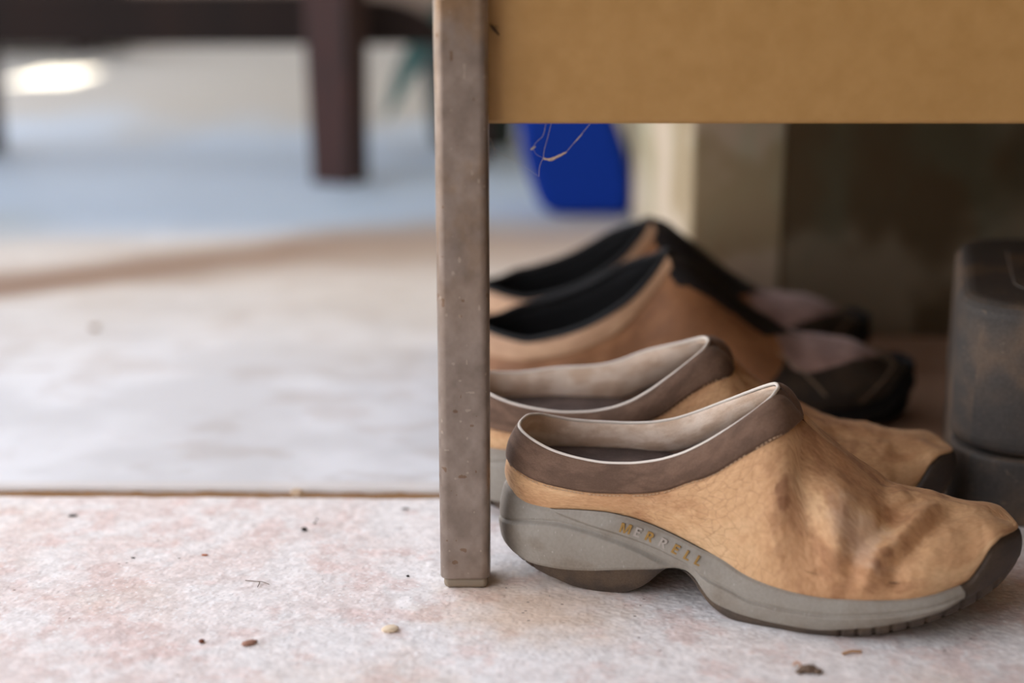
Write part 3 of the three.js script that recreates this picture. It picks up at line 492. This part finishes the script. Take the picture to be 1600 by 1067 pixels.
function makeSlipOn(label, mirror, pos, yaw, seed) {
  const shoe = thing('slip_on_shoe', label, 'shoe', pos, yaw, 'pair of black-topped slip-on shoes');
  const F = curveOf(FEATHER_B), B = curveOf(BOTTOM_B), T0 = topCurve(TOP_B, F);
  const T = (t, side) => { const p = T0(t, side), k = smooth(15, 45, p[0]) * (1 - smooth(110, 140, p[0])); return [p[0], p[1] + k * (side * mirror < 0 ? 7 : -3), p[2] * (1 + 0.1 * k)]; };
  const S = { F, T, apex: F.tau(155), rim: (t) => 1 - smooth(F.tau(90), F.tau(156), t), crest: 0.55, rimOut: 2.5, bulge: (t) => 4 + 2.5 * smooth(0.45, 0.7, t) * (1 - smooth(0.8, 0.95, t)) };
  const rk = TOP_B.filter((k) => k[1] >= 142), ridge = spline(rk.map((k) => k[1]), rk.map((k) => k[2]));
  const P = shoeSurface(S), one = () => 1, zero = () => 0;
  const region = (t, side, p, s) => {
    const u = p[0], across = Math.hypot(p[2], p[1] - ridge(u));
    const onTop = F.tau(150) < t;
    const gore = u > 137 && u < 238 && across < 31 * smooth(130, 146, u) * (1 - 0.95 * smooth(205, 236, u)) + 1;
    if (gore) return 'gore';
    if (onTop && u > 206 && u < 293 && across < 47 * Math.sqrt(clamp((293 - u) / 60)) * smooth(200, 226, u) + 2) return 'plush';
    if (u > 190 + (p[1] - 20) * 0.9) return 'toe';
    return 'side';
  };
  const off = (t, side, q, p, s) => { const u = p[0], a = Math.hypot(p[2], p[1] - ridge(u)), top = smooth(200, 226, u) * (1 - smooth(270, 300, u)) * (1 - smooth(30, 50, a)); return top * (2.2 - 1.4 * Math.exp(-((u - 232) ** 2 + p[2] ** 2) / 60)) + smooth(130, 146, u) * (1 - smooth(205, 236, u)) * (1 - smooth(22, 34, a)) * 1.2 + (fbm(p[0] / 18, p[2] / 14 + 30, seed, 3) - 0.5) * 1.8; };
  const cut = (name) => (t, side, q, s, p, t2, side2, q2, s2, p2) => region((t + t2) / 2, side, [(p[0] + p2[0]) / 2, (p[1] + p2[1]) / 2, (p[2] + p2[2]) / 2], (s + s2) / 2) === name;
  const low = spline([0, 60, 120, 150], [0.55, 0.62, 0.74, 0.8]);
  part('side_panel', patch(S, mirror, 300, 84, zero, one, off, cut('side')), M.brown, shoe);
  part('elastic_gore', patch(S, mirror, 300, 84, zero, one, off, cut('gore')), M.gore, shoe);
  part('toe_overlay', patch(S, mirror, 300, 84, zero, one, off, cut('plush')), M.plush, shoe);
  part('toe_box', patch(S, mirror, 300, 84, zero, one, off, cut('toe')), M.toeBox, shoe);
  part('collar_band', patch(S, mirror, 160, 14, (t) => low(F.a + (F.b - F.a) * (1 - Math.cos(Math.PI * t)) / 2), () => 0.985, (t, sd, q) => 0.3 + 1.3 * Math.pow(Math.sin(Math.PI * clamp(0.05 + 0.9 * q)), 0.6), null, 0, F.tau(150)), M.paleLeather, shoe);
  part('lining', patch(S, mirror, 150, 30, one, () => 0.1, (t, sd, q) => -0.4 - 3.0 * smooth(0, 0.2, q), null, 0, F.tau(285)), M.blackLining, shoe);
  const ring = []; for (let i = -50; i < 50; i++) { const side = i < 0 ? 1 : -1, t = F.tau(156) * Math.abs(i) / 50, p = T(t, side); ring.push([p[0] * 1e-3, p[1] * 1e-3 + 0.0008, mirror * p[2] * 1e-3]); }
  part('rim_piping', tube(ring, 0.0021, 200, 8, true), M.black, shoe);
  part('insole', sheet(mirror, 12, 240, 60, 12, (u, q) => { const t = F.tau(u), f = F.at(t, 1), e = Math.sqrt(clamp(1 - ((34 - Math.min(u, 34)) / 23) ** 2)); return [u, 38 - 10 * smooth(90, 170, u), lerp(-f[2] * 0.8 * e, f[2] * 0.8 * e, q)]; }), M.blackLining, shoe);
  const sole = part('sole', wall(S, mirror, B.at, (t, sd) => { const p = F.at(t, sd), n = outward(F, t, sd); return [p[0] + n[0] * 1.2, p[1] + 0.3 + 9 * smooth(285, 312, p[0]), p[2] + n[1] * 1.2]; }, 260, 24, (t, sd, q, p) => 3.2 * Math.sin(Math.PI * clamp(q * 0.95)) + 0.8 * Math.sin(q * 14) * smooth(0.1, 0.3, q) * (1 - smooth(0.7, 0.95, q))), M.black, shoe);
  part('tread', sheet(mirror, 5 * 1.21 + 0.1, 260 * 1.21 - 0.1, 60, 6, (u, q) => { const t = B.tau(u), a = B.at(t, 1), b = B.at(t, -1); return [u, a[1], lerp(b[2], a[2], q)]; }), M.black, sole);
  // seams stitched over the toe box
  const line = (pts) => tube(pts.map(([u, side, s]) => { const p = P(F.tau(u), side, s), n = outward(F, F.tau(u), side); return [(p[0] + n[0] * 0.9) * 1e-3, p[1] * 1e-3 + 0.0006, mirror * (p[2] + n[1] * 0.9) * 1e-3]; }), 0.0006, 30, 5);
  const L = []; for (const sd of [1, -1]) L.push(line([[312, sd, 0.9], [300, sd, 0.6], [285, sd, 0.3], [270, sd, 0.05]]), line([[215, sd, 0.55], [232, sd, 0.42], [245, sd, 0.18]]), line([[285, sd, 0.85], [296, sd, 0.8], [306, sd, 0.72]]));
  for (const l of L) part('stitching', l, M.seamThread, shoe);
  return shoe;
}
makeSlipOn('brown slip-on shoe with black opening and mauve toe overlay, standing nearer the clogs', 1, [-0.033, 0.0012, -1.008], 0, 11);
makeSlipOn('brown slip-on shoe with black opening, farther one, beside the stained plaster wall', -1, [-0.033, 0.0012, -1.130], 2 * Math.PI / 180, 17);

// ------------------------------------------------------------------ dusty black case on the right
const dustMap = texture(512, 512, (u, v) => { let c = mix(rgb(76, 71, 66), rgb(60, 57, 54), fbm(u * 8, v * 8, 3, 5, 8, 8)); c = mix(c, rgb(128, 102, 78), smooth(0.35, 0.75, fbm(u * 5, v * 5, 13, 5, 5, 5)) * 0.8); if (vnoise(u * 140, v * 140, 23, 140, 140) > 0.94) c = mix(c, rgb(140, 120, 98), 0.5); return c.map((k) => k + (vnoise(u * 250, v * 250, 33, 250, 250) - 0.5) * 0.05); });
dustMap.repeat.set(4, 4);
M.case = mat('#ffffff', { map: dustMap, bumpMap: dustMap, bumpScale: 0.0006, roughness: 0.7 });
function roundedPlan(w, d, r) { const s = new THREE.Shape(); s.moveTo(r, 0); s.lineTo(w - r, 0); s.absarc(w - r, r, r, -Math.PI / 2, 0); s.lineTo(w, d - r); s.absarc(w - r, d - r, r, 0, Math.PI / 2); s.lineTo(r, d); s.absarc(r, d - r, r, Math.PI / 2, Math.PI); s.lineTo(0, r); s.absarc(r, r, r, Math.PI, 1.5 * Math.PI); return s; }
function slabOf(w, d, r, y0, y1, bev) { return metricUV(new THREE.ExtrudeGeometry(roundedPlan(w, d, r), { depth: y1 - y0 - 2 * bev, bevelEnabled: true, bevelThickness: bev, bevelSize: bev, bevelOffset: -bev, bevelSegments: 4, curveSegments: 10 }).rotateX(-Math.PI / 2).translate(0, y0 + bev, 0)); }
{
  const c = thing('tool_case', 'dusty black moulded plastic case with a seam, right of the tan clogs', 'case', [0.254, 0, -0.807], -15.6 * Math.PI / 180);
  part('base', slabOf(0.32, 0.215, 0.038, 0, 0.040, 0.003), M.case, c);
  const lid = part('lid', slabOf(0.322, 0.217, 0.04, 0.0412, 0.131, 0.009), M.case, c); lid.position.set(-0.001, 0, 0.001);
  part('lid_panel', slabOf(0.26, 0.15, 0.03, 0.1305, 0.1325, 0.0009), M.case, c).position.set(0.03, -0.0005, -0.034);
  part('latch', box(0.14, 0.18, 0.022, 0.058, 0.001, 0.006, 0.002), M.case, c); part('handle', tube([[0.11, 0.036, 0], [0.115, 0.036, 0.02], [0.16, 0.036, 0.026], [0.205, 0.036, 0.02], [0.21, 0.036, 0]].map(([x, y, z]) => [x + 0.05, y, z]), 0.005, 30, 8), M.case, c);
}

// ------------------------------------------------------------------ wooden bench, pots and far things
const woodMap = texture(256, 512, (u, v) => { const g = fbm(u * 30, v * 4, 5, 5); return mix(rgb(62, 28, 21), rgb(38, 16, 12), smooth(0.3, 0.7, g)); }); woodMap.repeat.set(8, 4);
M.wood = mat('#ffffff', { map: woodMap, roughness: 0.75 });
M.darkWood = mat('#ffffff', { map: texture(256, 256, (u, v) => mix(rgb(36, 20, 13), rgb(22, 12, 8), fbm(u * 24, v * 4, 15, 4))), roughness: 0.95 });
{
  const b = thing('wooden_bench', 'dark brown wooden bench with square legs beyond the steel desk', 'bench');
  const leg = (x, z, yaw) => { const g = new THREE.CylinderGeometry(0.050, 0.042, 0.46, 4, 1).toNonIndexed().rotateY(Math.PI / 4 + yaw).translate(x - 0.002, 0.231, z); g.computeVertexNormals(); part('leg', metricUV(g), M.wood, b); };
  leg(-0.2435, -2.095, -0.36); leg(-1.15, -2.16, -0.1); leg(-0.875, -2.42, -0.42); leg(-0.064, -2.30, 0);
  part('rail', box(-1.13, -0.275, 0.188, 0.262, -2.18, -2.155, 0.004), M.darkWood, b);
  const s = new THREE.Shape(); s.moveTo(-0.235, 0.190); s.lineTo(-0.085, 0.190); s.quadraticCurveTo(-0.10, 0.205, -0.115, 0.222); s.quadraticCurveTo(-0.145, 0.247, -0.20, 0.252); s.lineTo(-0.235, 0.252); s.closePath();
  part('rail', metricUV(new THREE.ExtrudeGeometry(s, { depth: 0.024, bevelEnabled: true, bevelThickness: 0.002, bevelSize: 0.002, bevelSegments: 2 }).translate(0, 0, -2.185)), M.darkWood, b);
  for (let k = 0; k < 4; k++) part('seat_plank', box(-1.2, -0.06, 0.461, 0.485, -2.13 - 0.085 * k - 0.078, -2.13 - 0.085 * k, 0.005), M.wood, b);
}
{
  const p = thing('potted_plant', 'leafy plant in a dark green pot behind the grey metal leg', 'plant', [-0.066, 0.0012, -2.49]);
  const dg = mat('#14241f', { roughness: 0.6 });
  part('pot', new THREE.LatheGeometry([[0, 0.001], [0.066, 0.001], [0.07, 0.006], [0.087, 0.15], [0.092, 0.152], [0.092, 0.166], [0.085, 0.166], [0.081, 0.15]].map((q) => new THREE.Vector2(...q)), 40), dg, p);
  part('soil', new THREE.CircleGeometry(0.082, 32).rotateX(-Math.PI / 2).translate(0, 0.148, 0), mat('#2a1f16', { roughness: 1 }), p);
  const lm = mat('#10504a', { roughness: 0.5, transmission: 0.0 });
  const leaf = (pts, w) => { const c = new THREE.CatmullRomCurve3(pts.map((q) => new THREE.Vector3(...q))); return grid(21, 7, (i, j) => { const t = i / 20, o = c.getPoint(t), d = c.getTangent(t), sd = new THREE.Vector3(-d.z, 0, d.x).normalize().lerp(new THREE.Vector3(d.y, -d.x, 0).normalize(), 0.6).normalize(), k = (j / 6 - 0.5) * 2, h = w * Math.pow(Math.sin(Math.PI * clamp(0.06 + t * 0.94)), 0.7); return [o.x + sd.x * h * k, o.y + sd.y * h * k + 0.004 * k * k, o.z + sd.z * h * k]; }); };
  const stem = [[0, 0.14, 0], [0.005, 0.24, 0.005], [-0.005, 0.36, 0]];
  part('stem', tube(stem, 0.006, 20, 8), mat('#3c4a2a'), p);
  for (const [pts, w] of [[[[0, 0.24, 0], [-0.05, 0.205, 0.03], [-0.1, 0.135, 0.05], [-0.143, 0.045, 0.055]], 0.023], [[[0, 0.22, 0], [0.05, 0.2, 0.04], [0.085, 0.16, 0.05], [0.1, 0.14, 0.055]], 0.02], [[[0, 0.28, 0], [0.06, 0.33, 0.02], [0.12, 0.3, 0.03]], 0.026], [[[0, 0.32, 0], [-0.06, 0.4, -0.02], [-0.12, 0.39, -0.04]], 0.026], [[[0, 0.34, 0], [0.03, 0.42, -0.05], [0.06, 0.45, -0.1]], 0.024], [[[0, 0.35, 0], [-0.02, 0.43, 0.05], [-0.03, 0.43, 0.1]], 0.024]]) part('leaf', leaf(pts, w), lm, p);
}
{
  const c = thing('plastic_jug', 'deep blue plastic jug against the plaster wall corner', 'jug', [0, 0.0012, -1.850]);
  const s = new THREE.Shape(); s.moveTo(0.062, 0); s.lineTo(0.134, 0); s.quadraticCurveTo(0.148, 0.001, 0.1485, 0.018); s.bezierCurveTo(0.148, 0.06, 0.142, 0.10, 0.118, 0.135); s.bezierCurveTo(0.105, 0.155, 0.085, 0.17, 0.075, 0.18); s.lineTo(0.04, 0.18); s.bezierCurveTo(0.005, 0.17, 0.004, 0.13, 0.010, 0.10); s.bezierCurveTo(0.013, 0.07, 0.020, 0.05, 0.026, 0.034); s.quadraticCurveTo(0.034, 0.002, 0.062, 0);
  const blue = mat('#032c86', { roughness: 0.85, specularIntensity: 0.35 });
  part('body', new THREE.ExtrudeGeometry(s, { depth: 0.06, bevelEnabled: true, bevelThickness: 0.016, bevelSize: 0.012, bevelOffset: -0.012, bevelSegments: 6, curveSegments: 14 }).translate(0, 0, -0.03), blue, c);
  part('cap', new THREE.CylinderGeometry(0.016, 0.017, 0.02, 24).translate(0.057, 0.188, 0), blue, c);
}
{
  const c = thing('wooden_chest', 'low dark wooden chest on the far floor beyond the bench', 'chest', [-1.72, 0.0012, -4.75]);
  part('body', box(-0.46, 0.46, 0.03, 0.34, -0.22, 0.22, 0.006), M.darkWood, c); part('lid', box(-0.48, 0.48, 0.342, 0.37, -0.235, 0.235, 0.008), M.darkWood, c);
  for (const [x, z] of [[-0.42, 0.18], [0.42, 0.18], [-0.42, -0.18], [0.42, -0.18]]) part('foot', box(x - 0.03, x + 0.03, 0, 0.03, z - 0.03, z + 0.03), M.darkWood, c);
}

// ------------------------------------------------------------------ small litter
function chip(name, label, category, x, z, [a, b, c], color, seed, yaw = 0) {
  const g = new THREE.IcosahedronGeometry(1, 3), p = g.attributes.position;
  for (let i = 0; i < p.count; i++) { const X = p.getX(i), Y = p.getY(i), Z = p.getZ(i), k = 0.72 + 0.56 * fbm(X * 1.6 + seed, Y * 1.6 + Z * 2.1 + 20, seed, 3); p.setXYZ(i, X * a * k, Math.max(Y * k, -0.85) * b + b * 0.85, Z * c * k); }
  g.computeVertexNormals(); const y = z < -0.857 ? 0.0012 : 0;
  const o = mesh(name, g, mat(color, { roughness: 0.95 }), scene); o.position.set(x, y, z); o.rotation.y = yaw; o.userData = { label, category }; return o;
}
chip('dirt_crumb', 'black flat crumb pair near the slab joint, leftmost of the dark crumbs', 'crumb', -0.2595, -0.8138, [0.0024, 0.0006, 0.0013], '#26241c', 3, 0.2);
chip('dirt_crumb', 'thin black sliver on the pink slab, below the flat black crumb', 'crumb', -0.2086, -0.752, [0.0013, 0.0003, 0.0005], '#2a2620', 5, -0.2);
chip('dirt_crumb', 'round dark brown crumb midway between the joint and the metal leg', 'crumb', -0.1196, -0.7916, [0.0016, 0.0011, 0.0014], '#241c12', 7);
chip('dirt_crumb', 'tiny dark speck just behind the round dark brown crumb', 'crumb', -0.115, -0.8023, [0.0008, 0.0005, 0.0008], '#2b241c', 9);
chip('dirt_crumb', 'tiny dark speck nearest the slab joint above the round dark crumb', 'crumb', -0.1147, -0.8085, [0.0007, 0.0004, 0.0007], '#2b241c', 10);
chip('orange_crumb', 'small orange crumb on the pink slab left of the branched twig', 'crumb', -0.1699, -0.7556, [0.0018, 0.0005, 0.0009], '#b5704a', 11);
chip('dry_seed', 'cream coloured dry seed lying in front of the metal leg', 'seed', -0.0598, -0.6625, [0.0043, 0.0016, 0.0026], '#ead6b8', 13, 0.3);
chip('earth_crumb', 'small red-brown crumb on the front slab, left of the red-brown clump', 'crumb', -0.1502, -0.6501, [0.0014, 0.001, 0.0013], '#7a4a38', 15);
chip('earth_clump', 'ragged red-brown clump on the front slab left of the cream seed', 'clump', -0.1266, -0.6481, [0.0036, 0.0012, 0.0018], '#a87f6c', 17, 0.5);
chip('pale_clod', 'pale clod stuck in the dirty joint between the slabs', 'clod', -0.132, -0.8485, [0.0042, 0.0022, 0.0024], '#c3ab90', 19);
chip('dirt_crumb', 'grey-black flake near the joint, right of the pale clod', 'crumb', -0.0639, -0.8246, [0.0024, 0.0005, 0.001], '#4a443e', 21);
chip('dirt_crumb', 'small black grain left of the foot of the metal leg', 'crumb', -0.0557, -0.7273, [0.0009, 0.0005, 0.0006], '#28231f', 23);
chip('dirt_crumb', 'brown crumb lying alone on the rear pale slab', 'crumb', -0.3658, -1.2487, [0.0042, 0.002, 0.003], '#94785c', 25);
{
  const d = thing('earth_clump', 'blurred dark earth clump with a straw bit before the lettered clog', 'clump', [0.1372, 0, -0.6202]);
  const g = (a, b, c, x, z, s) => { const q = new THREE.IcosahedronGeometry(1, 3), p = q.attributes.position; for (let i = 0; i < p.count; i++) { const k = 0.7 + 0.6 * fbm(p.getX(i) * 1.7 + s, p.getY(i) * 1.7 + p.getZ(i) * 2 + 9, s, 3); p.setXYZ(i, p.getX(i) * a * k + x, Math.max(p.getY(i) * k, -0.8) * b + b * 0.8, p.getZ(i) * c * k + z); } q.computeVertexNormals(); return q; };
  part('lump', mergeGeometries([g(0.0042, 0.002, 0.0026, 0, 0, 3), g(0.0025, 0.0013, 0.002, 0.0042, 0.001, 5), g(0.002, 0.001, 0.0016, -0.004, 0.0012, 8)]), mat('#6e5a4a', { roughness: 1 }), d);
  part('straw', tube([[-0.0055, 0.0006, -0.006], [-0.004, 0.0035, -0.003], [-0.002, 0.0015, 0]], 0.0005, 8, 5), mat('#a8764e'), d);
}
{
  const t = thing('twig', 'thin forked dry twig lying on the pink slab', 'twig', [-0.1356, 0.0004, -0.7199]);
  part('stalk', tube([[-0.006, 0, -0.002], [0, 0.0003, 0], [0.0035, 0.0006, 0.0012], [0.0075, 0, 0.003]], 0.0002, 14, 5), mat('#7b6a5c'), t);
  part('side_shoot', tube([[0.0015, 0.0003, 0.0005], [0.0026, 0.0012, 0.0035], [0.002, 0.0001, 0.007]], 0.0002, 10, 5), mat('#6e5e52'), t);
  const s = mesh('straw_bit', tube([[-0.0045, 0.0008, 0.001], [0, 0.0016, 0], [0.005, 0.0008, -0.0012]], 0.0007, 10, 5), mat('#b98f66'), scene); s.position.set(0.1614, 0, -0.6381); s.userData = { label: 'tan straw bit on the slab below the middle of the lettered clog', category: 'straw' };
}
// cobweb below the panel, and an insect husk on it
{
  const w = thing('cobweb', 'dusty torn cobweb hanging from the beige panel beside the leg', 'cobweb', [0, 0, -0.7256]);
  const silk = mat('#b7a894', { roughness: 0.7 }), L = [[[0.0166, 0.2412, 0], [0.0151, 0.2354, 0.001], [0.012, 0.2323, 0.001], [0.0101, 0.2295, 0]], [[0.0383, 0.2412, 0], [0.034, 0.2361, 0.001], [0.0309, 0.2323, 0], [0.0265, 0.2269, 0]], [[0.0192, 0.2412, 0], [0.0173, 0.2335, 0], [0.0158, 0.2279, 0], [0.0155, 0.2244, 0]], [[0.0155, 0.2244, 0], [0.0145, 0.2225, 0], [0.0136, 0.2197, 0], [0.0133, 0.2152, 0]], [[0.0101, 0.2295, 0], [0.0120, 0.2262, 0], [0.0155, 0.2244, 0]], [[-0.011, 0.2354, 0.004], [-0.009, 0.230, 0.003], [-0.008, 0.2255, 0.002]], [[0.0133, 0.2152, 0], [0.003, 0.222, 0.001], [-0.0112, 0.231, 0.004]]];
  L.forEach((l, i) => part('strand', tube(l, i === 6 ? 0.00004 : i > 3 ? 0.00006 : 0.0001, 16, 4), silk, w));
  const blob = (pts, r) => { const c = new THREE.CatmullRomCurve3(pts.map((p) => new THREE.Vector3(...p))); return grid(25, 9, (i, j) => { const t = i / 24, o = c.getPoint(t), a = j / 8 * Math.PI * 2, k = r * Math.pow(Math.sin(Math.PI * clamp(0.04 + t * 0.92)), 0.5) * (0.5 + 1.1 * vnoise(t * 14, j % 8, 7)); return [o.x + Math.sin(t * 40) * r * 0.2, o.y + Math.cos(a) * k, o.z + Math.sin(a) * k]; }); };
  const dust = mat('#c4ac92', { roughness: 1 });
  part('dust_clump', blob([[0.0155, 0.2240, 0], [0.019, 0.2237, 0.0003], [0.0225, 0.2250, 0], [0.0268, 0.2272, 0]], 0.0007), dust, w);
  part('dust_clump', blob([[0.0090, 0.2286, 0], [0.0103, 0.2292, 0], [0.0116, 0.2300, 0]], 0.0006), silk, w);
  part('dust_clump', blob([[0.0305, 0.2318, 0], [0.0330, 0.2345, 0], [0.0345, 0.2362, 0]], 0.0004), silk, w);
  const h = thing('insect_husk', 'tiny dark dried insect husk stuck between leg and beige panel', 'insect', [0, 0, -0.7222]);
  part('body', blob([[-0.0106, 0.2890, 0], [-0.0086, 0.2868, 0.0004], [-0.0062, 0.2842, 0]], 0.0008), mat('#3a2616'), h);
  part('leg', tube([[-0.0088, 0.2872, 0.0004], [-0.0076, 0.2884, 0.001], [-0.0070, 0.2872, 0.0006]], 0.00014, 8, 4), mat('#2c1c10'), h);
  const f = mesh('straw_fibre', tube([[0.0127, 0.0316, 0.0], [0.0101, 0.0247, 0.0006], [0.0071, 0.0175, 0]], 0.00022, 10, 4), mat('#cfc29a'), scene); f.position.set(0, 0, -0.7208); f.userData = { label: 'pale straw fibre stuck on the grey heel of the lettered clog', category: 'fibre' };
}
renderer.render(scene, camera);
